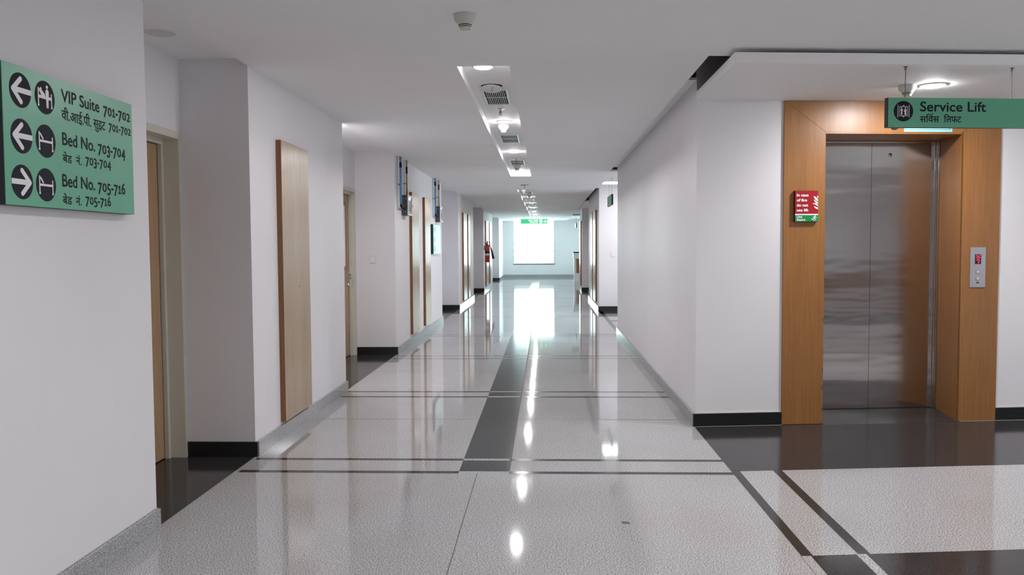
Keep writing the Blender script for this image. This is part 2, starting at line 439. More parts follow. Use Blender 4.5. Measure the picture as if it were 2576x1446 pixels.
# ---- ceilings
TX0, TX1 = -0.605, -0.245
T1, T2 = (5.77, 14.70), (18.15, 34.3)
TZ = 2.775
ce = MB()
for a, b in ((-8.0, T1[0]), (T1[1], T2[0]), (T2[1], 39.8)): ce.box(XL, 1.08, a, b, H, H + 0.02)
for a, b in (T1, T2):
    ce.box(XL, TX0, a, b, H, H + 0.02); ce.box(TX1, 1.08, a, b, H, H + 0.02)
    ce.box(TX0 - 0.02, TX0, a, b, H + 0.02, TZ); ce.box(TX1, TX1 + 0.02, a, b, H + 0.02, TZ)
    ce.box(TX0 - 0.02, TX1 + 0.02, a - 0.02, a, H + 0.02, TZ); ce.box(TX0 - 0.02, TX1 + 0.02, b, b + 0.02, H + 0.02, TZ)
    ce.box(TX0 - 0.02, TX1 + 0.02, a - 0.02, b + 0.02, TZ, TZ + 0.02)
ce.prism([(1.08, -8.0), (1.3, -8.0), (1.3, OPW - 0.1), (9.1, OPW - 0.1), (9.1, 5.56 + 0.108 * 8), (1.08, 5.56)], H, H + 0.02)
struct(ce.build('ceiling', CEIL))
# upper strip above the recesses on the left
ce = MB(); ce.box(-2.9, -1.95, -8, 40, HA, HA + 0.02); struct(ce.build('ceiling', CEIL))
# lower panel in front of the lift
ce = MB(); ce.prism([(1.198, 5.325), (9.1, 5.325 + 0.1 * 7.9), (9.1, 7.52), (1.198, 6.655)], 2.60, 2.668); struct(ce.build('ceiling', CEIL))
ce = MB(); ce.box(1.04, 1.21, 6.68, 13.85, 2.765, 2.785); struct(ce.build('ceiling', CEIL))
# side passage and bay
ce = MB(); ce.box(1.10, 7.6, 14.45, 18.6, HA, HA + 0.03); struct(ce.build('ceiling', CEIL))
ce = MB(); ce.box(1.10, 1.7, 22.9, 27.15, H, H + 0.03); ce.box(1.10, 3.8, 27.15, 33.2, HA, HA + 0.03); ce.box(1.10, 3.8, 34.6, 39.8, HA, HA + 0.03); struct(ce.build('ceiling', CEIL))
# bare slab above everything
ce = MB(); ce.box(-3.2, 9.4, -8.3, 40.1, TOP, TOP + 0.1); struct(ce.build('ceiling', VOID))

# ---- baseboards
bl = MB()
for a, b in piers: bl.box(XL - 0.01, XL + 0.022, a + (0.0 if a < -5 else 0.0), b, 0, 0.103)
bl.box(XL, XL + 0.005, -8, 4.17, 0.103, 0.106)
struct(bl.build('baseboard_left', SKIRT))
br = MB()
for a, b in ((6.65, 13.85), (18.56, 22.96), (27.1, 28.8)): br.box(XR - 0.022, XR + 0.01, a, b, 0, 0.103)
br.box(XR - 0.022, XR + 0.01, -8, OPW, 0, 0.103)
struct(br.build('baseboard_right', SKIRT))
bb = MB()
for i, (a, b) in enumerate(recess): bb.box(BK[i] + 0.0, XL + 0.022, b - 0.018, b + 0.01, 0, 0.105)
for i in (2, 3, 4): bb.box(BK[i] - 0.01, BK[i] + 0.018, recess[i][0], recess[i][1], 0, 0.105)
bb.box(XR - 0.02, 9, 18.542, 18.57, 0, 0.115); bb.box(XR - 0.02, 1.63, 27.082, 27.11, 0, 0.115)
bb.prism([P2(-0.02, -0.018), P2(0.706, -0.018), P2(0.706, 0.01), P2(-0.02, 0.01)], 0, 0.104)
bb.prism([P2(2.512, -0.018), P2(7.8, -0.018), P2(7.8, 0.01), P2(2.512, 0.01)], 0, 0.104)
bb.box(1.19, 9, OPW - 0.01, OPW + 0.018, 0, 0.105)
struct(bb.build('baseboard_recess', SKBLK))
be = MB(); be.box(-2.25, 3.5, 39.775, 39.81, 0, 0.125); struct(be.build('baseboard_end', SKIRT))
# a line of filler along the top of the skirting by the lift
tr = MB(); tr.prism([P2(-0.02, -0.012), P2(0.706, -0.012), P2(0.706, 0.0), P2(-0.02, 0.0)], 0.104, 0.109)
tr.prism([P2(2.512, -0.012), P2(7.8, -0.012), P2(7.8, 0.0), P2(2.512, 0.0)], 0.104, 0.109)
for u0, u1 in ((-0.02, 0.706), (2.20, 7.8)): tr.prism([P2(u0, -0.024), P2(u1, -0.024), P2(u1, -0.018), P2(u0, -0.018)], 0.0, 0.002)
struct(tr.build('trim_1', GROUT))
# unseen bands added on the lobby's other wall for the lift doors to mirror
tr = MB(); tr.box(2.0, 8.9, OPW - 0.01, OPW + 0.03, 0.40, 0.95); struct(tr.build('trim_2', EDGE))
tr = MB(); tr.box(2.0, 8.9, OPW - 0.01, OPW + 0.045, 1.02, 1.10); struct(tr.build('trim_3', STEEL))

# ---- windows
def window(name, x0, x1, z0, z1, y, rails, rot=0.0, loc=(0, 0, 0), glass=None):
    root = bpy.data.objects.new(name, None); COL.objects.link(root); root.location = loc; root.rotation_euler = (0, 0, rot); struct(root)
    f = MB(); t = 0.04
    f.box(x0, x0 + t, y, y + 0.06, z0, z1); f.box(x1 - t, x1, y, y + 0.06, z0, z1); f.box(x0 + t, x1 - t, y, y + 0.06, z0, z0 + t); f.box(x0 + t, x1 - t, y, y + 0.06, z1 - t, z1)
    f.build('window_frame', GRILLE, root)
    g = MB(); g.box(x0 + t, x1 - t, y + 0.026, y + 0.032, z0 + t, z1 - t); g.build('pane', glass or GLASS, root)
    s = MB(); s.box(x0 - 0.02, x1 + 0.02, y - 0.13, y, z0 - 0.025, z0); s.build('window_sill', SKIRT, root)
    for z in rails:
        r = MB(); r.tube([(x0, y - 0.05, z), (x1, y - 0.05, z)], 0.009, 10); r.build('guard_rail', STEEL, root)
    return root
window('window_1', -1.55, 0.44, 0.63, 2.74, 39.93, (0.94, 1.265, 1.575))
window('window_2', -3.0, 3.0, 0.5, 2.6, 0.0, (), -PI / 2, (3.63, 36.4, 0))
window('fill_window_3', -0.6, 0.6, 0.7, 2.3, 0.0, (), -PI / 2, (9.12, 4.0, 0), CLEAR)  # unseen window added to brighten the lobby's ceiling and walls
window('fill_window_4', -1.8, 1.8, 0.7, 2.6, 0.0, (), -PI / 2, (7.62, 16.2, 0), CLEAR)  # unseen window added to brighten the side passage

# ---- recess doors on the left (structure)
def door(name, yb, xb, vision, dj):
    root = bpy.data.objects.new(name, None); COL.objects.link(root); root.location = (xb, yb, 0); struct(root)
    f = MB(); ds = 0.030; xd = -dj - ds           # frame: far jamb, near jamb, head and the door stop behind them
    f.box(-dj, 0.006, -0.045, 0.0, 0, 2.20); f.box(-dj, 0.006, -1.06, -1.015, 0, 2.20); f.box(-dj, 0.006, -1.06, 0.0, 2.20, 2.25)
    f.box(xd, -dj, -0.075, 0.0, 0, 2.165); f.box(xd, -dj, -1.06, -0.985, 0, 2.165); f.box(xd, -dj, -1.06, 0.0, 2.165, 2.25)
    f.build('door_frame', FRAME, root)
    d = MB(); d.box(xd - 0.030, xd + 0.002, -0.985, -0.085, 0.008, 2.160); lf = d.build('door_leaf', LEAF, root)
    g = MB(); g.box(xd - 0.035, xd + 0.001, -0.085, -0.076, 0.0, 2.165); g.box(xd - 0.035, xd + 0.001, -0.99, -0.07, 2.160, 2.166); g.build('gap_shade', DARK, root)  # dark strips stand in for the shade round the leaf
    if vision:
        v = MB(); a, b, c, e = -0.72, -0.235, 1.16, 2.06
        for q in ((a, a + 0.05, c, e), (b - 0.05, b, c, e), (a + 0.05, b - 0.05, c, c + 0.05), (a + 0.05, b - 0.05, e - 0.05, e)): v.box(xd, xd + 0.012, q[0], q[1], q[2], q[3])
        v.build('vision_panel_frame', ORANGE, lf)
        v = MB(); v.box(xd, xd + 0.006, a + 0.05, b - 0.05, c + 0.05, e - 0.05); v.build('vision_pane', SIGNWHITE, lf)
        h = MB(); h.box(xd, xd + 0.006, -0.165, -0.115, 1.03, 1.13)
        h.tube([(xd + 0.006, -0.14, 1.095), (xd + 0.055, -0.14, 1.095), (xd + 0.060, -0.15, 1.095), (xd + 0.060, -0.26, 1.095)], 0.011, 10)
        h.build('door_handle', CHROME, root)
        k = MB(); k.lathe([(0.0, 0.012), (0.022, 0.012), (0.024, 0.0)], (xd + 0.002, -0.14, 0.96), 20, axis='x'); k.build('lock_cylinder', CHROME, root)
    return root
door('door_1', 5.64, BK[0], False, 0.10)
door('door_2', 11.12, BK[1], True, 0.045)

# ================================================================== LIGHTS AND CEILING FITTINGS
def downlight_parts(root, r=0.066, lit=True):
    a = MB(); a.lathe([(r + 0.014, 0.0), (r + 0.014, -0.003), (r + 0.002, -0.007), (r - 0.003, -0.007), (r - 0.003, 0.0)], n=48); a.build('bezel', PLASTIC, root)
    b = MB(); b.lathe([(0.0, -0.0155), (r * 0.5, -0.0148), (r * 0.8, -0.0128), (r - 0.003, -0.0075), (r - 0.003, 0.0)], n=48); b.build('lens', LENS if lit else UNLIT, root)
def downlight(loc, label, r=0.066, lit=True, group=None):
    o = thing('ceiling_downlight', label, 'downlight', loc, 0, group); downlight_parts(o, r, lit); return o
XC = -0.430
D0 = downlight((XC, 5.84, 2.714), 'lit round downlight at the nearest end of the long ceiling trough', group='corridor downlights')
# that one sits on a short collar so that its lens shows at the trough's edge
c = MB(); c.lathe([(0.06, 0.0), (0.06, TZ - 2.714)], n=32); c.build('collar', PLASTIC, D0)
BAF = MB(); BAF.lathe([(0.071, 0.0), (0.071, -0.036), (0.0685, -0.036), (0.0685, 0.0)], n=40); BAF = BAF.build('anti_glare_ring', PLASTIC, D0)  # ring added on unseen lamps to hold grazing light off the upper walls
def dl(x, y, z, label, group='corridor downlights'):
    o = thing('ceiling_downlight', label, 'downlight', (x, y, z), 0, group)
    for ch in kids(D0):
        if ch.name.startswith('collar'): continue
        if ch.name.startswith('anti_glare') and group == 'corridor downlights': continue
        q = ch.copy(); COL.objects.link(q); q.parent = o
    return o
dl(XC, 8.78, TZ, 'lit round downlight in front of a glaring white smoke detector')
dl(XC, 11.56, TZ, 'lit round downlight between the second and third air grilles of the near trough')
dl(XC, 14.40, TZ, 'lit round downlight at the far end of the near ceiling trough')
far_words = ['first', 'second', 'third', 'fourth', 'fifth', 'sixth']
for wd, y in zip(far_words, (18.6, 21.9, 24.9, 27.9, 30.9, 33.6)):
    dl(XC + 0.02, y, TZ, wd + ' lit downlight counted from the near end of the far ceiling trough')
# lamps of the crossing, the lobby and the stretch behind the camera
for x, y, t in ((XC, 2.4, 'over the corridor where one stands, just above the photo'), (XC, -1.0, 'behind the camera in the corridor'), (XC, -4.6, 'at the back end of the corridor')):
    dl(x, y, H, 'lit round downlight ' + t, 'downlights out of view')
for x in (1.55, 4.9, 7.6):
    for y in (4.12, 1.6):
        if (x, y) == (1.55, 4.12): dl(1.55, 4.10, H, 'lit downlight over the crossing whose glow shows at the top edge', 'downlights out of view')
        else: dl(x, y, H, 'lit downlight of the lift lobby, out of view beside the camera', 'downlights out of view')
downlight(lob(1.535, -0.672, 2.60), 'large lit round downlight above the hanging service lift sign', 0.085)
downlight(lob(5.2, -0.672, 2.60), 'large lit round downlight in the lobby right of the photo', 0.085)
downlight((1.95, 17.5, HA), 'added lit downlight in the side passage hidden by the long right wall', 0.066)  # unseen lamp added to brighten the passage wall
downlight((-2.30, 8.72, HA), 'lit round downlight in the second door recess, hidden by the pier', 0.066)
downlight((-2.31, 4.95, HA), 'unlit flat round downlight in the ceiling of the nearest door recess', 0.075, lit=False)
for y, t in ((14.9, 'nearer'), (17.6, 'farther')): downlight((4.4, y, HA), 'added lit downlight deep inside the right side passage, %s of two' % t, 0.066)  # both added out of sight to make the passage brighter
# square panel light in the side passage
o = thing('ceiling_panel_light', 'lit white panel light on the ceiling of the right side passage', 'ceiling light', (1.46, 16.9, HA))
a = MB(); a.box(-0.31, 0.31, -0.31, 0.31, -0.012, 0.0, bev=0.003); a.build('frame', PLASTIC, o)
a = MB(); a.box(-0.285, 0.285, -0.285, 0.285, -0.016, -0.012); a.build('diffuser', PANELLIGHT, o)

o = thing('linear_ceiling_light', 'lit linear light on the lobby ceiling facing the lift, seen only mirrored', 'ceiling light', (3.6, 0.9, H))
a = MB(); a.box(-1.2, 1.2, -0.05, 0.05, -0.05, 0.0, bev=0.004); a.build('housing', PLASTIC, o)
a = MB(); a.box(-1.17, 1.17, -0.04, 0.04, -0.095, -0.05); a.build('diffuser', mat('lit_tube', (0.9, 0.9, 0.9), 0.4, emit=(1.0, 0.96, 0.90), estr=22.0), o)
bpy.data.objects.remove(BAF)       # only the lamps over the crossing carry the ring
# smoke detectors
def detector(loc, label):
    o = thing('smoke_detector', label, 'smoke detector', loc, 0, 'smoke detectors along the ceiling')
    a = MB(); a.lathe([(0.0, -0.008), (0.052, -0.008), (0.0615, -0.006), (0.0615, 0.0)], n=40); a.lathe([(0.0612, 0.0), (0.0605, -0.024), (0.058, -0.031), (0.037, -0.056)], n=40); a.build('base', CREAM, o)
    b = MB(); b.lathe([(0.037, -0.054), (0.035, -0.055), (0.035, -0.060), (0.0345, -0.0605), (0.033, -0.061)], n=40); b.build('slot', DARK, o)
    b = MB(); b.lathe([(0.0355, -0.0605), (0.034, -0.064), (0.0, -0.064)], n=40); b.build('ring', CREAM, o)
    b = MB(); b.lathe([(0.031, -0.064), (0.030, -0.069)], n=40); b.build('slot', DARK, o)
    b = MB(); b.lathe([(0.031, -0.068), (0.026, -0.079), (0.021, -0.081), (0.0, -0.081)], n=40)
    for q in range(4):
        t = q * PI / 2 + 0.9; b.tube([(0.036 * math.cos(t), 0.036 * math.sin(t), -0.054), (0.028 * math.cos(t), 0.028 * math.sin(t), -0.072)], 0.0016, 6)
    b.build('cap', CREAM, o)
    b = MB(); b.lathe([(0.0, -0.083), (0.003, -0.082), (0.003, -0.078)], (0.024, -0.006, 0), 12); b.build('indicator', DARK, o)
    return o
S0 = detector((-0.427, 4.50, H), 'cream smoke detector on the ceiling nearest the camera')
dup(S0, (-0.45, 9.06, TZ), 0, 'smoke detector glaring white in the light of the downlight before it')
dup(S0, (-0.455, 13.50, TZ), 0, 'grey looking smoke detector before the last downlight of the near trough')
dup(S0, (-0.50, 19.15, TZ), 0, 'white smoke detector at the near end of the far trough')
dup(S0, (-0.40, 20.9, TZ), 0, 'dark smoke detector beside the first grille of the far trough')
dup(S0, (-0.40, 25.7, TZ), 0, 'dark smoke detector hanging in the middle of the far trough')
dup(S0, lob(1.35, -0.66, 2.60), 0, 'smoke detector half hidden behind the hanging service lift sign')

# air grilles
def grille(loc, label, ly=0.72):
    o = thing('air_grille', label, 'air vent', loc, 0, 'air grilles in the ceiling trough')
    a = MB(); wx, wy, t = 0.115, ly / 2, 0.022
    a.box(-wx, -wx + t, -wy, wy, -0.010, 0, bev=0.002); a.box(wx - t, wx, -wy, wy, -0.010, 0, bev=0.002)
    a.box(-wx + t, wx - t, -wy, -wy + t, -0.010, 0, bev=0.002); a.box(-wx + t, wx - t, wy - t, wy, -0.010, 0, bev=0.002); a.build('frame', GRILLE, o)
    a = MB(); a.box(-wx + t, wx - t, -wy + t, wy - t, -0.0015, 0); a.build('duct_shade', DARK, o)  # dark sheet stands in for the shade behind the slats
    n = 11; stp = 2 * (wx - t) / n
    for i in range(1, n):
        a = MB(); x = -wx + t + i * stp; a.box(x - 0.0022, x + 0.0022, -wy + t, wy - t, -0.008, -0.0015); a.build('slat', GRILLE, o)
    a = MB(); a.box(-wx + t, wx - t, -0.006, 0.006, -0.0075, -0.002); a.build('cross_bar', GRILLE, o)
    return o
G0 = grille((-0.425, 7.36, TZ), 'largest looking air grille with black slots, behind the loose round lamp')
dup(G0, (-0.428, 10.16, TZ), 0, 'second air grille of the near trough, just beyond the glaring detector')
dup(G0, (-0.432, 13.0, TZ), 0, 'third air grille of the near trough, behind a sprinkler')
dup(G0, (-0.42, 20.2, TZ), 0, 'first air grille of the far ceiling trough')
dup(G0, (-0.42, 23.3, TZ), 0, 'second air grille of the far ceiling trough')
dup(G0, (-0.42, 26.6, TZ), 0, 'third air grille of the far ceiling trough')
dup(G0, (-0.42, 29.6, TZ), 0, 'fourth air grille of the far ceiling trough')

# sprinklers
def sprinkler(loc, label):
    o = thing('fire_sprinkler', label, 'sprinkler', loc, 0, 'sprinklers along the ceiling')
    a = MB(); a.lathe([(0.042, 0.0), (0.040, -0.006), (0.016, -0.012), (0.013, -0.020)], n=32); a.build('escutcheon', CHROME, o)
    a = MB(); a.lathe([(0.010, -0.010), (0.010, -0.040), (0.007, -0.044)], n=20)
    a.tube([(-0.012, 0, -0.036), (-0.011, 0, -0.052), (0, 0, -0.064)], 0.0028, 8); a.tube([(0.012, 0, -0.036), (0.011, 0, -0.052), (0, 0, -0.064)], 0.0028, 8); a.build('body', STEEL, o)
    a = MB(); a.lathe([(0.0, -0.064), (0.017, -0.065), (0.017, -0.067), (0.0, -0.068)], n=24); a.build('deflector', STEEL, o)
    return o
K0 = sprinkler((-0.426, 7.98, TZ), 'steel sprinkler between the nearest air grille and the second downlight')
dup(K0, (-0.43, 12.45, TZ), 0, 'steel sprinkler in front of the third air grille')
K1 = dup(K0, (-0.415, 16.75, H), 0, 'sprinkler with a wide dark plate on the ceiling between the two troughs')
a = MB(); a.lathe([(0.0, -0.001), (0.085, -0.002), (0.085, -0.008), (0.0, -0.009)], n=32); a.build('plate', STEEL, K1)
dup(K0, (-0.41, 24.6, TZ), 0, 'brassy lit sprinkler before the third downlight of the far trough')

# the loose round lamp hanging askew from its cut-out
o = thing('loose_ceiling_lamp', 'unlit round lamp hanging askew from a dark hole in the near trough', 'ceiling light', (-0.436, 6.86, TZ))
a = MB(); a.lathe([(0.0, -0.0015), (0.088, -0.0015), (0.088, 0.0)], n=40); a.build('hole_shade', DARK, o)  # flat dark disc painted as the shade inside the hole
a = MB(); a.lathe([(0.0, -0.010), (0.080, -0.009), (0.086, -0.004), (0.086, 0.004), (0.0, 0.006)], n=40); q = a.build('lamp_disc', PLASTIC, o); q.location = (0.0, 0.0, -0.022); q.rotation_euler = (-0.17, 0.03, 0)
a = MB(); a.tube([(0.02, -0.07, -0.002), (0.012, -0.082, -0.03), (0.004, -0.06, -0.055), (-0.004, 0.03, -0.035)], 0.0018, 6); a.build('wire', INK, o)

# ================================================================== SIGNS
def hang_chain(root, x, z0, z1, y=0.0):
    m = MB(); n = max(6, int((z1 - z0) / 0.016)); st = (z1 - z0) / n
    for i in range(n):
        zc = z0 + (i + .5) * st; L2 = st * 0.62; wd = 0.0032
        ring = []
        for k in range(11):
            t = 2 * PI * k / 10; p = (wd * math.cos(t), L2 * math.sin(t)); ring.append((x + p[0], y, zc + p[1]) if i % 2 == 0 else (x, y + p[0], zc + p[1]))
        m.tube(ring, 0.0012, 5)
    m.tube([(x + 0.006 * math.cos(2 * PI * k / 12), y, z1 - 0.012 + 0.011 * math.sin(2 * PI * k / 12)) for k in range(13)], 0.0016, 6)
    m.box(x - 0.010, x + 0.010, y - 0.010, y + 0.010, z1 - 0.003, z1)
    return m.build('chain', CHAIN, root)

def arrow(mb, cx, cz, r, direction, y, m):
    s = 1 if direction == 'right' else -1
    mb.flat([(cx - s * r * 0.985, cz - 0.155 * r), (cx + s * 0.45 * r, cz - 0.155 * r), (cx + s * 0.45 * r, cz + 0.155 * r), (cx - s * r * 0.985, cz + 0.155 * r)][::s], y, y + 0.0006, m)
    mb.band([(cx - s * 0.02 * r, cz + 0.66 * r), (cx + s * 0.70 * r, cz)], 0.29 * r, y - 0.0002, y + 0.0004, m)
    mb.band([(cx - s * 0.02 * r, cz - 0.66 * r), (cx + s * 0.70 * r, cz)], 0.29 * r, y - 0.0003, y + 0.0003, m)
def bed(mb, cx, cz, r, y, m, person=False):
    k = r / 0.0655
    def bx(a, b, c, d): mb.flat([(cx + a * k, cz + c * k), (cx + b * k, cz + c * k), (cx + b * k, cz + d * k), (cx + a * k, cz + d * k)], y, y + 0.0006, m)
    bx(-0.046, -0.040, -0.030, 0.034); bx(0.040, 0.046, -0.030, 0.020)
    bx(-0.040, 0.040, -0.006, 0.006 if person else 0.003)
    for x in (-0.043, 0.043): mb.disc(cx + x * k, cz - 0.034 * k, 0.0052 * k, y - 0.0001, y + 0.0006, 16, m)
    mb.band([(cx - 0.036 * k, cz + 0.026 * k), (cx - 0.020 * k, cz + 0.008 * k)], 0.007 * k, y - 0.0002, y + 0.0005, m)
    if person:
        mb.disc(cx - 0.028 * k, cz + 0.030 * k, 0.0062 * k, y - 0.0003, y + 0.0005, 18, m)
        mb.band([(cx - 0.022 * k, cz + 0.020 * k), (cx - 0.006 * k, cz + 0.009 * k)], 0.012 * k, y - 0.0004, y + 0.0005, m)
        mb.disc(cx + 0.014 * k, cz + 0.043 * k, 0.0068 * k, y - 0.0003, y + 0.0005, 18, m)
        mb.flat([(cx + a * k, cz + b * k) for a, b in ((0.008, -0.040), (0.013, -0.040), (0.0145, -0.008), (0.016, -0.040), (0.021, -0.040), (0.0225, 0.006), (0.025, 0.010), (0.024, 0.028), (0.018, 0.034), (0.010, 0.034), (0.004, 0.028), (0.0035, 0.010), (0.006, 0.008))], y - 0.0004, y + 0.0005, m)

# ---- large green direction sign on the near left wall
o = thing('direction_sign', 'large green sign with arrows and bed numbers on the near left wall', 'sign', (XL, 2.975, 1.618), LEFTW)
a = MB(); a.box(-0.003, 0.955, -0.046, 0.0, 0.0, 0.525); a.build('backing_board', SIGNBACK, o)
a = MB(); a.box(0.0, 0.951, -0.049, -0.046, 0.001, 0.5245); a.build('sign_face', SIGNGREEN, o)
FY = -0.0496
rows = [(0.435, 'left', True), (0.263, 'left', False), (0.090, 'right', False)]
for k, (zc, dr, pers) in enumerate(rows):
    du = (0.105, 0.259) if k == 0 else ((0.104, 0.256) if k == 1 else (0.099, 0.249))
    p = MB(); p.disc(du[0], zc, 0.0655, FY, -0.049, 56); p = p.build('arrow_disc', INK, o)
    q = MB(); arrow(q, du[0], zc, 0.0655, dr, FY - 0.0006, SIGNWHITE); q.build('arrow', SIGNWHITE, p, recalc=True)
    p = MB(); p.disc(du[1], zc, 0.0655, FY, -0.049, 56); p = p.build('pictogram_disc', INK, o)
    q = MB(); bed(q, du[1], zc, 0.0655, FY - 0.0006, SIGNWHITE, pers); q.build('bed_symbol', SIGNWHITE, p)
lines = [('VIP Suite', 0.372, 0.660, 0.441, 0.049, '701-702', 0.696, 0.932, 'वी.आई.पी. सुइट', 0.371, 0.708, 0.404, 0.036, '701-702', 0.737, 0.936, 0.374),
         ('Bed No.', 0.370, 0.616, 0.264, 0.050, '703-704', 0.641, 0.877, 'बेड  नं.', 0.369, 0.505, 0.223, 0.030, '703-704', 0.538, 0.745, 0.200),
         ('Bed No.', 0.361, 0.606, 0.093, 0.050, '705-716', 0.632, 0.868, 'बेड  नं.', 0.360, 0.496, 0.051, 0.030, '705-716', 0.529, 0.736, 0.029)]
for s, x0, x1, zb, cap, dg, d0, d1, hs, h0, h1, hz, hb, dg2, e0, e1_, dz in lines:
    p = MB(); put_text(p, s, x0, x1, zb, cap, FY, INK, 0.0012); p.build('english_lettering', INK, o, recalc=False)
    p = MB(); put_text(p, dg, d0, d1, zb - 0.002, cap, FY, INK, 0.0012, True); p.build('bed_number', INK, o, recalc=False)
    p = MB(); put_hindi(p, hs, h0, h1, hz, hb, FY, INK, 0.0007); p.build('hindi_lettering', INK, o, recalc=False)
    p = MB(); put_text(p, dg2, e0, e1_, dz, cap * 0.84, FY, INK, 0.0008, True); p.build('bed_number', INK, o, recalc=False)

# ---- hanging service lift sign
SL = math.atan(0.12)
o = thing('hanging_lift_sign', 'green hanging sign for the service lift on two chains', 'sign', (2.207, 5.474, 2.208), SL)
a = MB(); a.box(0.0, 0.985, 0.0, 0.036, 0.0, 0.190); a.build('backing_board', SIGNBACK, o)
a = MB(); a.box(0.004, 0.981, -0.003, 0.0, 0.0, 0.190); a.build('sign_face', SIGNGREEN, o)
hang_chain(o, 0.128, 0.190, 0.392, 0.018); hang_chain(o, 0.852, 0.190, 0.392, 0.018)
Y0 = -0.0036
p = MB(); p.disc(0.106, 0.103, 0.0655, Y0, -0.003, 56); p = p.build('pictogram_disc', INK, o)
q = MB(); yy = Y0 - 0.0006; cx, cz = 0.106, 0.103
def rc(x0, x1, z0, z1): q.flat([(cx + x0, cz + z0), (cx + x1, cz + z0), (cx + x1, cz + z1), (cx + x0, cz + z1)], yy, yy + 0.0006)
rc(-0.0395, -0.0365, -0.041, 0.041); rc(0.0365, 0.0395, -0.041, 0.041)
rc(-0.029, 0.029, 0.0275, 0.031); rc(-0.029, 0.029, -0.031, -0.0275); rc(-0.029, -0.0265, -0.0275, 0.0275); rc(0.0265, 0.029, -0.0275, 0.0275)
q.flat([(cx - 0.007, cz + 0.034), (cx + 0.007, cz + 0.034), (cx, cz + 0.040)], yy, yy + 0.0006); q.flat([(cx - 0.007, cz - 0.034), (cx, cz - 0.040), (cx + 0.007, cz - 0.034)], yy, yy + 0.0006)
for sx, lady in ((-0.0125, False), (0.0125, True)):
    q.disc(cx + sx, cz + 0.0195, 0.0042, yy, yy + 0.0006, 16)
    if not lady: pts = ((-0.009, 0.004), (-0.006, 0.0135), (0.006, 0.0135), (0.010, 0.003), (0.008, 0.002), (0.0045, 0.007), (0.005, -0.023), (0.0006, -0.023), (0, -0.006), (-0.0006, -0.023), (-0.005, -0.023), (-0.0045, 0.007), (-0.0075, 0.0025))
    else: pts = ((-0.0095, -0.001), (-0.0055, 0.0125), (0.006, 0.0135), (0.0095, 0.001), (0.0075, 0.000), (0.0045, 0.004), (0.0085, -0.023), (-0.006, -0.023), (-0.004, -0.010), (-0.008, -0.002))
    q.flat([(cx + sx + u, cz + v) for u, v in pts][::-1], yy, yy + 0.0006)
q.build('lift_symbol', SIGNWHITE, p)
p = MB(); put_text(p, 'Service Lift', 0.219, 0.664, 0.104, 0.060, Y0, INK, 0.0014); p.build('english_lettering', INK, o, recalc=False)
p = MB()
put_hindi(p, 'सिवस', 0.218, 0.347, 0.070, 0.036, Y0, INK, 0.0008)
p.band([(0.296, 0.071), (0.3015, 0.079), (0.301, 0.087), (0.296, 0.090)][::-1], 0.0045, Y0 - 0.0003, Y0 + 0.0004, INK)
put_hindi(p, 'िलफट', 0.381, 0.498, 0.070, 0.036, Y0, INK, 0.0008)
p.build('hindi_lettering', INK, o, recalc=False)

# ---- small signs
o = thing('notice_board', 'pale teal glossy notice board on the left pier below the second valve box', 'sign', (XL, 14.60, 1.335), LEFTW)
a = MB(); a.box(0.0, 0.95, -0.045, 0.0, 0.0, 0.53); a.build('backing_board', SIGNBACK, o)
a = MB(); a.box(0.004, 0.946, -0.049, -0.045, 0.003, 0.527); a.build('sign_face', TEAL, o)
for k, zc in enumerate((0.435, 0.263, 0.09)):
    p = MB(); p.disc(0.105, zc, 0.06, -0.0505, -0.049, 32); p.disc(0.26, zc, 0.06, -0.0505, -0.049, 32); p.build('pictogram_disc', mat('faint_teal', (0.30, 0.58, 0.54), 0.35), o)  # discs a little darker than the board

def passage_sign(loc, label, ln, ht, ch, rz=RIGHTW):
    o = thing('hanging_side_sign', label, 'sign', loc, rz)
    a = MB(); a.box(-ln / 2, ln / 2, -0.0, 0.034, 0.0, ht); a.build('backing_board', SIGNBACK, o)
    a = MB(); a.box(-ln / 2 + 0.004, ln / 2 - 0.004, -0.003, 0.0, 0.002, ht - 0.002); a.build('sign_face', SIGNGREEN, o)
    hang_chain(o, -ln / 2 + 0.13, ht, ch, 0.017); hang_chain(o, ln / 2 - 0.13, ht, ch, 0.017)
    return o
passage_sign((1.255, 16.30, 2.245), 'green sign seen edge-on, hung at the mouth of the right side passage', 1.0, 0.20, 0.505)
passage_sign((1.27, 34.9, 2.24), 'tiny far green sign hung before the end wall on the right', 1.0, 0.19, 0.51)

# ---- green exit sign before the far window
o = thing('exit_sign', 'green hanging fire exit sign with white arrow before the far window', 'sign', (-0.977, 33.0, 2.37), 0.0)
a = MB(); a.box(0, 1.06, 0.0, 0.035, 0, 0.19); a.build('backing_board', SIGNBACK, o)
a = MB(); a.box(0.0, 1.06, -0.004, 0.0, 0, 0.19); a.build('sign_face', EXITG, o)
hang_chain(o, 0.13, 0.19, 0.33, 0.017); hang_chain(o, 0.93, 0.19, 0.33, 0.017)
p = MB(); put_text(p, 'Fire Exit', 0.32, 0.69, 0.105, 0.062, -0.006, EXITW, 0.003); put_text(p, 'िनकास', 0.36, 0.69, 0.030, 0.045, -0.006, EXITW, 0.0015); p.build('lettering', EXITW, o, recalc=False)
p = MB(); p.box(0.75, 0.85, -0.0055, -0.004, 0.02, 0.17); p.build('door_symbol', EXITW, o)
p = MB(); p.disc(0.812, 0.142, 0.012, -0.0068, -0.005, 16); p.band([(0.808, 0.12), (0.795, 0.085)], 0.018, -0.0068, -0.005); p.band([(0.795, 0.085), (0.815, 0.065), (0.805, 0.035)], 0.011, -0.0069, -0.005); p.band([(0.795, 0.085), (0.782, 0.06), (0.765, 0.055)], 0.011, -0.007, -0.005); p.build('running_figure', EXITG, o)
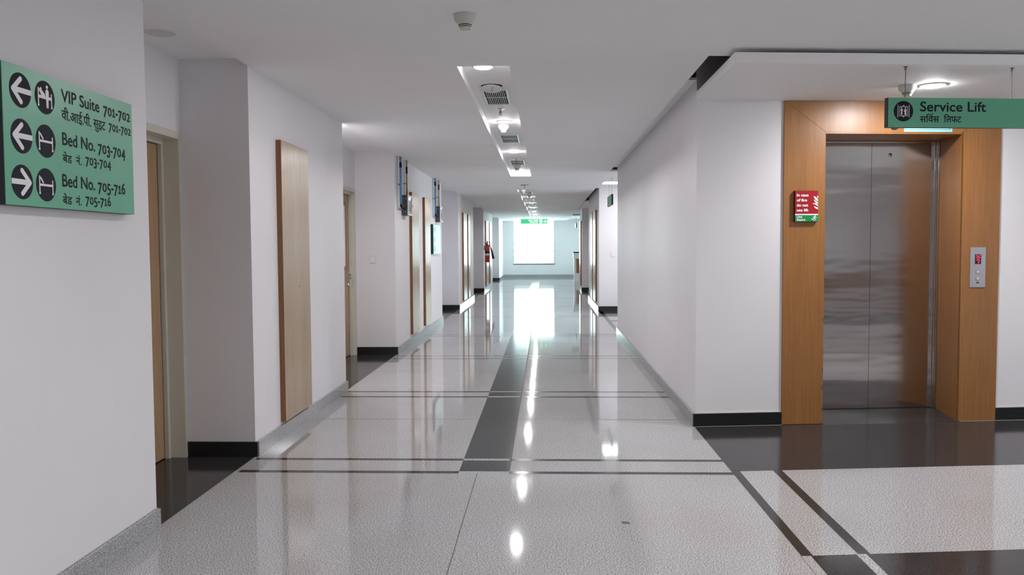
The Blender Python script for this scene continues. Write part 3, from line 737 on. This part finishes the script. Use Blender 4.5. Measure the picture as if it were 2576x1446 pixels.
p = MB(); p.band([(0.885, 0.095), (1.02, 0.095)], 0.026, -0.0066, -0.004); p.band([(0.965, 0.145), (1.025, 0.095)], 0.026, -0.0067, -0.004); p.band([(0.965, 0.045), (1.025, 0.095)], 0.026, -0.0068, -0.004); p.build('arrow', EXITW, o)

# ================================================================== THE LIFT
# wood surround
o = thing('lift_surround', 'orange-brown wood surround framing the steel lift doors', 'door surround', lob(0, 0), LOB)
a = MB(); a.flat([(0.706, 0.004), (1.045, 0.004), (1.045, 2.352), (0.706, 2.598)], -0.016, 0.0); a.build('side_panel', ORANGE, o)
a = MB(); a.flat([(2.178, 0.004), (2.512, 0.004), (2.512, 2.598), (2.178, 2.352)], -0.016, 0.0); a.build('side_panel', ORANGE, o)
a = MB(); a.flat([(0.7085, 2.598), (1.0465, 2.353), (2.1765, 2.353), (2.5095, 2.598)], -0.016, 0.0); a.build('header_panel', ORANGE, o)
a = MB(); a.prism([(2.178, -0.016), (2.250, 0.42), (2.264, 0.42), (2.192, -0.016)], 0.004, 2.352); a.build('reveal_panel', ORANGE, o)
a = MB(); a.prism([(1.046, -0.016), (1.0455, -0.016), (1.0505, 0.42), (1.060, 0.42)], 0.004, 2.352); a.build('reveal_panel', ORANGE, o)
a = MB(); a.prism([(1.046, -0.016), (2.178, -0.016), (2.250, 0.42), (1.060, 0.42)], 2.340, 2.352); a.build('soffit_panel', ORANGE, o)
a = MB()
for z, s in ((0.83, 0.02), (0.42, 0.03), (0.27, 0.035), (0.10, 0.03)):
    a.flat([(1.0452, z), (1.0452 - 0.010, z + 0.01), (1.0452 - 0.012, z + s), (1.0452, z + s + 0.02)][::-1], -0.0165, -0.0155)
a.build('chipped_edge', JOINT, o)
# slightly rising black granite threshold
tr = MB(); q = [lob(1.046, -0.05, 0.0008), lob(2.176, -0.05, 0.0008), lob(2.250, 0.43, 0.030), lob(1.060, 0.43, 0.030)]
tr.quad([tuple(v) for v in q], BLACK); tr.quad([tuple(v - Vector((0, 0, max(v.z, 0)))) for v in q[::-1]], BLACK); struct(tr.build('trim_4', None, recalc=False))
# steel doors
o = thing('lift_door', 'closed two-leaf brushed steel lift door inside the wood surround', 'lift door', lob(0, 0.42), LOB)
a = MB(); a.box(1.10, 1.6525, 0.004, 0.034, 0.036, 2.335); a.build('door_leaf', BRUSHED, o)
a = MB(); a.box(1.6555, 2.205, 0.004, 0.034, 0.036, 2.335); dr = a.build('door_leaf', BRUSHED, o)
a = MB(); a.lathe([(0.0, -0.003), (0.014, -0.003), (0.018, 0.0), (0.018, 0.003)], (1.818, 0.004, 2.219), 24, axis='y'); ke = a.build('key_escutcheon', CHROME, dr)
a = MB(); a.flat([(1.811, 2.215), (1.825, 2.215), (1.818, 2.227)], -0.0005, 0.0011); a.build('key_hole', DARK, dr)
a = MB(); a.box(2.200, 2.215, -0.022, 0.034, 0.03, 2.340, bev=0.003); a.box(2.226, 2.248, -0.036, 0.034, 0.03, 2.340, bev=0.003); a.box(2.213, 2.228, -0.012, 0.034, 0.03, 2.340); a.build('jamb', BRUSHED, o)
a = MB(); a.box(1.064, 2.20, -0.012, 0.034, 2.325, 2.340, bev=0.003); a.build('head', BRUSHED, o)
a = MB(); a.box(1.05, 2.25, -0.004, 0.034, 0.028, 0.0325); a.build('sill', DARK, o)
a = MB(); a.box(1.05, 2.26, 0.0345, 0.05, 0.0, 2.35); a.build('backing', DARK, o)
# call panel
o = thing('lift_call_panel', 'steel lift call panel with red 7 display on the right wood jamb', 'control panel', lob(2.2656, -0.016, 1.10), LOB)
a = MB(); a.box(0, 0.131, -0.006, 0.0, 0, 0.326, bev=0.0015); a.build('face_plate', PANELSTEEL, o)
a = MB(); a.box(0.040, 0.091, -0.0075, -0.006, 0.190, 0.269); ds = a.build('display', DARK, o)
a = MB()
for z in (0.253, 0.236): a.band([(0.052, z + 0.008), (0.0665, z - 0.004), (0.081, z + 0.008)], 0.006, -0.0085, -0.0075)
a.band([(0.054, 0.222), (0.077, 0.222), (0.068, 0.198)], 0.0065, -0.0085, -0.0074); a.build('red_seven_and_arrows', LEDRED, ds)
for zc, up in ((0.128, True), (0.073, False)):
    a = MB(); a.box(0.0475, 0.0825, -0.0085, -0.006, zc - 0.0175, zc + 0.0175, bev=0.002); bt = a.build('call_button', PANELSTEEL, o)
    a = MB(); s = 1 if up else -1; a.flat([(0.056, zc - 0.006 * s), (0.074, zc - 0.006 * s), (0.065, zc + 0.010 * s)][::s], -0.0095, -0.0085); a.build('arrow', SIGNWHITE, bt)
a = MB(); a.box(0.054, 0.077, -0.0068, -0.006, 0.033, 0.043); a.build('key_slot', DARK, o)
# fire notice
o = thing('fire_notice', 'red and green fire notice on the left wood jamb of the lift', 'sign', lob(0.787, -0.016, 1.640), LOB)
a = MB(); a.box(0, 0.190, -0.028, 0.0, 0, 0.245); a.build('backing_board', SIGNBACK, o)
a = MB(); a.box(0.001, 0.189, -0.030, -0.028, 0.0605, 0.244); a.build('red_field', RED, o)
a = MB(); a.box(0.001, 0.189, -0.030, -0.028, 0.051, 0.0605); a.build('white_stripe', SIGNWHITE, o)
a = MB(); a.box(0.001, 0.189, -0.030, -0.028, 0.001, 0.051); a.build('green_field', FIREG, o)
CW = SIGNWHITE
p = MB()
for s, x1, zb in (('In case', 0.108, 0.200), ('of fire', 0.096, 0.160), ('do not', 0.105, 0.120), ('use lift', 0.108, 0.081)): put_text(p, s, 0.014, x1, zb, 0.0200, -0.0305, CW, 0.0012)
p.build('warning_lettering', CW, o, recalc=False)
p = MB(); put_text(p, 'Use', 0.014, 0.058, 0.030, 0.0175, -0.0305, CW, 0.0008); put_text(p, 'Stairs', 0.014, 0.084, 0.006, 0.0175, -0.0305, CW, 0.0008); p.build('stairs_lettering', CW, o, recalc=False)
def bez(p0, p1, p2, n=8): return [((1 - t) ** 2 * p0[0] + 2 * t * (1 - t) * p1[0] + t * t * p2[0], (1 - t) ** 2 * p0[1] + 2 * t * (1 - t) * p1[1] + t * t * p2[1]) for t in [i / n for i in range(n + 1)]]
p = MB(); X1 = 0.1865
for tip, c1, end, c2, end2 in (((0.150, 0.202), (0.158, 0.172), (X1, 0.160), (0.176, 0.196), (X1, 0.170)),
                              ((0.153, 0.176), (0.156, 0.150), (X1, 0.139), (0.166, 0.166), (X1, 0.151)),
                              ((0.139, 0.142), (0.160, 0.141), (X1, 0.120), (0.166, 0.153), (X1, 0.131)),
                              ((0.154, 0.124), (0.158, 0.102), (X1, 0.098), (0.170, 0.115), (X1, 0.112)),
                              ((0.181, 0.206), (0.176, 0.195), (X1, 0.182), (0.188, 0.200), (X1 + 0.0005, 0.192))):
    p.flat(bez(tip, c1, end) + bez(end2, c2, tip), -0.0315, -0.0298)
p.build('flame_symbol', CW, o)
p = MB(); p.disc(0.165, 0.0455, 0.0042, -0.0315, -0.0298, 16)
for pts, wd in (([(0.163, 0.039), (0.157, 0.024)], 0.0075), ([(0.161, 0.038), (0.151, 0.037), (0.147, 0.030)], 0.0035), ([(0.164, 0.038), (0.171, 0.031), (0.178, 0.033)], 0.0035), ([(0.158, 0.025), (0.166, 0.020), (0.170, 0.011)], 0.0045), ([(0.157, 0.025), (0.149, 0.020), (0.134, 0.020)], 0.0045), ([(0.138, 0.021), (0.162, 0.004)], 0.0035)):
    p.band(pts, wd, -0.0315 - wd * 0.02, -0.0298)
p.build('running_figure', CW, o)
# aqua card and number disc on the header
o = thing('header_card', 'aqua card with a thin dark border on the lift header behind the hanging sign', 'sign', lob(1.690, -0.016, 2.356), LOB)
a = MB(); a.box(0, 0.402, -0.005, 0.0, 0.0, 0.150); a.build('card', AQUA, o)
a = MB()
for x0, x1, z0, z1 in ((0.010, 0.386, 0.016, 0.0185), (0.010, 0.386, 0.132, 0.1345), (0.010, 0.0125, 0.0185, 0.132), (0.3835, 0.386, 0.0185, 0.132)): a.box(x0, x1, -0.0056, -0.005, z0, z1)
a.build('border', INK, o)
o = thing('number_disc', 'round dark disc half hidden behind the left end of the hanging sign', 'sign', lob(1.610, -0.016, 2.413), LOB)
a = MB(); a.disc(0, 0, 0.042, -0.004, 0.0, 40); a.build('disc', INK, o)
a = MB(); put_text(a, '3', -0.016, 0.016, -0.024, 0.048, -0.0052, SIGNWHITE, 0.001); a.build('numeral', SIGNWHITE, o, recalc=False)

# ================================================================== WALL PANELS
def shaft_panel(side, y0, y1, z0, z1, label, hole=0.7):
    ln = y1 - y0
    if side == 'L': o = thing('wood_wall_panel', label, 'wall panel', (XL, y0, z0), LEFTW)
    else: o = thing('wood_wall_panel', label, 'wall panel', (XR, y1, z0), RIGHTW)
    h = z1 - z0
    a = MB(); a.box(0, ln, -0.0395, 0.0, 0, h); a.build('core', EDGE, o)
    a = MB(); a.box(0.0015, ln - 0.0015, -0.0415, -0.0395, 0.0015, h - 0.0015); a.build('laminate_face', TAN, o)
    a = MB(); a.lathe([(0.0, -0.004), (0.009, -0.004), (0.011, 0.0)], (hole * ln, -0.0412, 1.147 - z0), 16, axis='y'); a.build('lock', STEEL, o)
    return o
shaft_panel('L', 6.20, 6.91, 0.125, 2.268, 'tall tan wood panel on the first left pier, nearest the camera', 0.58)
shaft_panel('L', 12.32, 12.99, 0.150, 2.280, 'tall tan wood panel beside the first valve box', 0.6)
shaft_panel('L', 13.66, 14.30, 0.150, 2.280, 'tall tan wood panel beside the teal notice board', 0.25)
shaft_panel('L', 20.15, 21.02, 0.145, 2.30, 'glaring wood panel on the third left pier, nearer of the pair', 0.8)
shaft_panel('L', 21.36, 21.85, 0.145, 2.30, 'glaring wood panel on the third left pier, farther of the pair', 0.3)
shaft_panel('L', 27.85, 29.15, 0.15, 2.34, 'wood panel behind the fire extinguisher', 0.8)
shaft_panel('L', 29.65, 30.35, 0.15, 2.34, 'narrow wood panel just beyond the fire extinguisher', 0.3)
shaft_panel('R', 19.32, 20.28, 0.165, 2.30, 'glaring wood panel on the right pier beyond the side passage, nearer of two', 0.3)
shaft_panel('R', 20.62, 21.37, 0.150, 2.31, 'glaring wood panel on the right pier beyond the side passage, farther of two', 0.7)
shaft_panel('R', 27.5, 28.45, 0.16, 2.31, 'single wood panel on the farthest right pier', 0.3)

# ================================================================== VALVE BOXES
def valve_box(y, label):
    o = thing('valve_box', label, 'valve box', (XL, y, 1.91), LEFTW)
    a = MB(); a.box(0, 0.34, -0.085, 0.0, 0, 0.285); b = a.build('housing', BOXGREY, o)
    a = MB()
    for zx, zz in ((-0.025, 0.05), (-0.06, 0.05), (-0.025, 0.235), (-0.06, 0.235), (-0.025, 0.14)): a.lathe([(0.0, -0.003), (0.005, -0.003), (0.006, 0.0)], (0.0, zx, zz), 12, axis='x')
    a.build('screw_heads', CHROME, b)
    a = MB()
    for x0, x1, z0, z1 in ((0, 0.022, 0, 0.285), (0.318, 0.34, 0, 0.285), (0.022, 0.318, 0, 0.022), (0.022, 0.318, 0.263, 0.285)): a.box(x0, x1, -0.100, -0.085, z0, z1)
    a.build('window_frame', GRILLE, o)
    a = MB(); a.box(0.022, 0.318, -0.0885, -0.0855, 0.022, 0.263); a.build('pane', mat('cover_pane', (0.30, 0.33, 0.35), 0.08), o)
    a = MB(); a.lathe([(0.0, -0.012), (0.012, -0.012), (0.014, 0.0)], (0.30, -0.100, 0.14), 16, axis='y'); a.build('latch', CHROME, o)
    a = MB(); a.box(0.06, 0.28, -0.0895, -0.0885, 0.03, 0.055); a.build('label_strip', mat('yellow_tape', (0.55, 0.45, 0.10), 0.4), o)
    # the blue supply pipe comes down before the box and turns into its side
    a = MB(); a.tube([(-0.30, -0.045, 0.81), (-0.30, -0.045, 0.14)], 0.016, 14); bp = a.build('blue_pipe', BLUEP, o)
    a = MB(); a.tube([(-0.30, -0.045, 0.71), (-0.30, -0.045, 0.64)], 0.0175, 14, INK); a.tube([(-0.30, -0.045, 0.15), (-0.29, -0.045, 0.115), (-0.25, -0.045, 0.10), (0.0, -0.045, 0.10)], 0.014, 12, INK); a.build('pipe_joint', INK, bp)
    a = MB(); a.tube([(-0.385, -0.02, 0.81), (-0.385, -0.02, 0.13), (-0.37, -0.02, 0.09), (-0.33, -0.02, 0.075), (0.0, -0.02, 0.075)], 0.0065, 10); a.build('conduit', CLEARP, o)
    a = MB(); a.tube([(0.20, -0.045, 0.81), (0.20, -0.045, 0.285)], 0.012, 12); g = a.build('brass_pipe', BRASS, o)
    a = MB(); a.tube([(0.13, -0.025, 0.81), (0.13, -0.025, 0.285)], 0.007, 10); a.build('conduit', CLEARP, o)
    a = MB(); a.tube([(0.20, -0.045, 0.70), (0.20, -0.045, 0.60)], 0.0135, 12); a.build('pipe_joint', INK, g)
    a = MB()
    for x, z in ((-0.30, 0.40), (0.20, 0.45)): a.box(x - 0.04, x + 0.04, -0.03, 0.0, z, z + 0.018)
    a.build('pipe_clip', STEEL, o)
    return o
V0 = valve_box(11.66, 'grey valve box with blue pipe on the near end of the second left pier')
dup(V0, (XL, 15.24, 1.925), LEFTW, 'grey valve box with blue pipe above the teal notice board')

# ================================================================== FIRE EXTINGUISHER
o = thing('fire_extinguisher', 'red fire extinguisher with black horn on the fourth left pier', 'fire extinguisher', (-1.925, 27.35, 0.95))
a = MB(); a.lathe([(0.0, 0.0), (0.064, 0.0), (0.075, 0.012), (0.076, 0.05), (0.075, 0.50), (0.066, 0.565), (0.045, 0.605), (0.028, 0.622), (0.026, 0.645), (0.0, 0.645)], n=40); cy = a.build('cylinder', EXTRED, o)
a = MB(); a.lathe([(0.0765, 0.22), (0.0768, 0.22), (0.0768, 0.37), (0.0765, 0.37)], n=40, m=SIGNWHITE); a.lathe([(0.0769, 0.30), (0.0771, 0.30), (0.0771, 0.37), (0.0769, 0.37)], n=40, m=INK); a.build('label', SIGNWHITE, cy, recalc=True)
a = MB(); a.lathe([(0.0, 0.71), (0.02, 0.705), (0.022, 0.65), (0.030, 0.64), (0.030, 0.63)], n=24); a.tube([(0.0, 0.0, 0.68), (0.0, -0.05, 0.685)], 0.014, 12); a.build('valve', RUBBER, o)
a = MB(); a.box(-0.012, 0.012, -0.02, 0.13, 0.700, 0.712, bev=0.003); a.box(-0.012, 0.012, 0.0, 0.11, 0.668, 0.680, bev=0.003); a.build('lever', RUBBER, o)
a = MB(); a.tube([(0.01, 0.0, 0.68), (0.07, 0.02, 0.675), (0.12, 0.03, 0.64), (0.135, 0.03, 0.585), (0.10, 0.02, 0.545)], 0.011, 10); a.tube([(0.06, 0.02, 0.66), (0.095, 0.02, 0.55), (0.12, 0.02, 0.46)], 0.012, 10); a.build('hose', RUBBER, o)
a = MB(); a.tube([(0.115, 0.02, 0.50), (0.14, 0.02, 0.40), (0.175, 0.02, 0.25), (0.205, 0.02, 0.12)], 0.020, 20, r1=0.042); a.build('horn', RUBBER, o)
a = MB(); a.box(-0.105, -0.077, -0.02, 0.02, 0.40, 0.56); a.lathe([(0.0772, 0.46), (0.079, 0.46), (0.079, 0.49), (0.0772, 0.49)], n=40); a.box(-0.105, -0.03, -0.008, 0.008, 0.64, 0.66); a.build('bracket', STEEL, o)

# ================================================================== SWITCHES
def switch(loc, rz, label, wx=0.095, wz=0.105):
    o = thing('light_switch', label, 'light switch', loc, rz)
    a = MB(); a.box(-wx / 2, wx / 2, -0.010, 0.0, -wz / 2, wz / 2, bev=0.003); a.build('plate', PLASTIC, o)
    a = MB(); a.box(-0.022, 0.022, -0.014, -0.010, -0.03, 0.03, bev=0.0015); a.build('rocker', mat('switch_white', (0.80, 0.80, 0.80), 0.3), o)
    return o
switch((-2.335, 11.12, 1.297), 0, 'white light switch on the return wall beside the second left door')
switch((1.508, 18.56, 1.285), 0, 'white socket plate on the wall in the right side passage', 0.10, 0.13)
switch((-2.36, 19.28, 1.29), 0, 'faint white switch on the shaded return wall of the third left recess', 0.10, 0.11)

# ================================================================== COUNTER AT THE FAR END
o = thing('reception_counter', 'white and brown counter at the far right end of the corridor', 'counter', (1.16, 34.4, 0.0))
a = MB(); a.box(0.03, 1.3, 0.0, 0.55, 0, 0.36); a.build('base', SIGNWHITE, o)
a = MB(); a.box(0.03, 1.3, 0.0, 0.55, 0.36, 0.95); a.build('body', SIGNWHITE, o)
a = MB(); a.box(0.12, 1.3, -0.02, 0.0, 0.36, 0.95); a.build('front_panel', EDGE, o)
a = MB(); a.box(0.0, 1.3, -0.05, 0.6, 0.95, 1.20, bev=0.01); a.build('upper_shelf', SIGNWHITE, o)
a = MB(); a.box(-0.02, 1.32, -0.08, 0.62, 1.20, 1.24, bev=0.006); a.build('worktop', SIGNBACK, o)
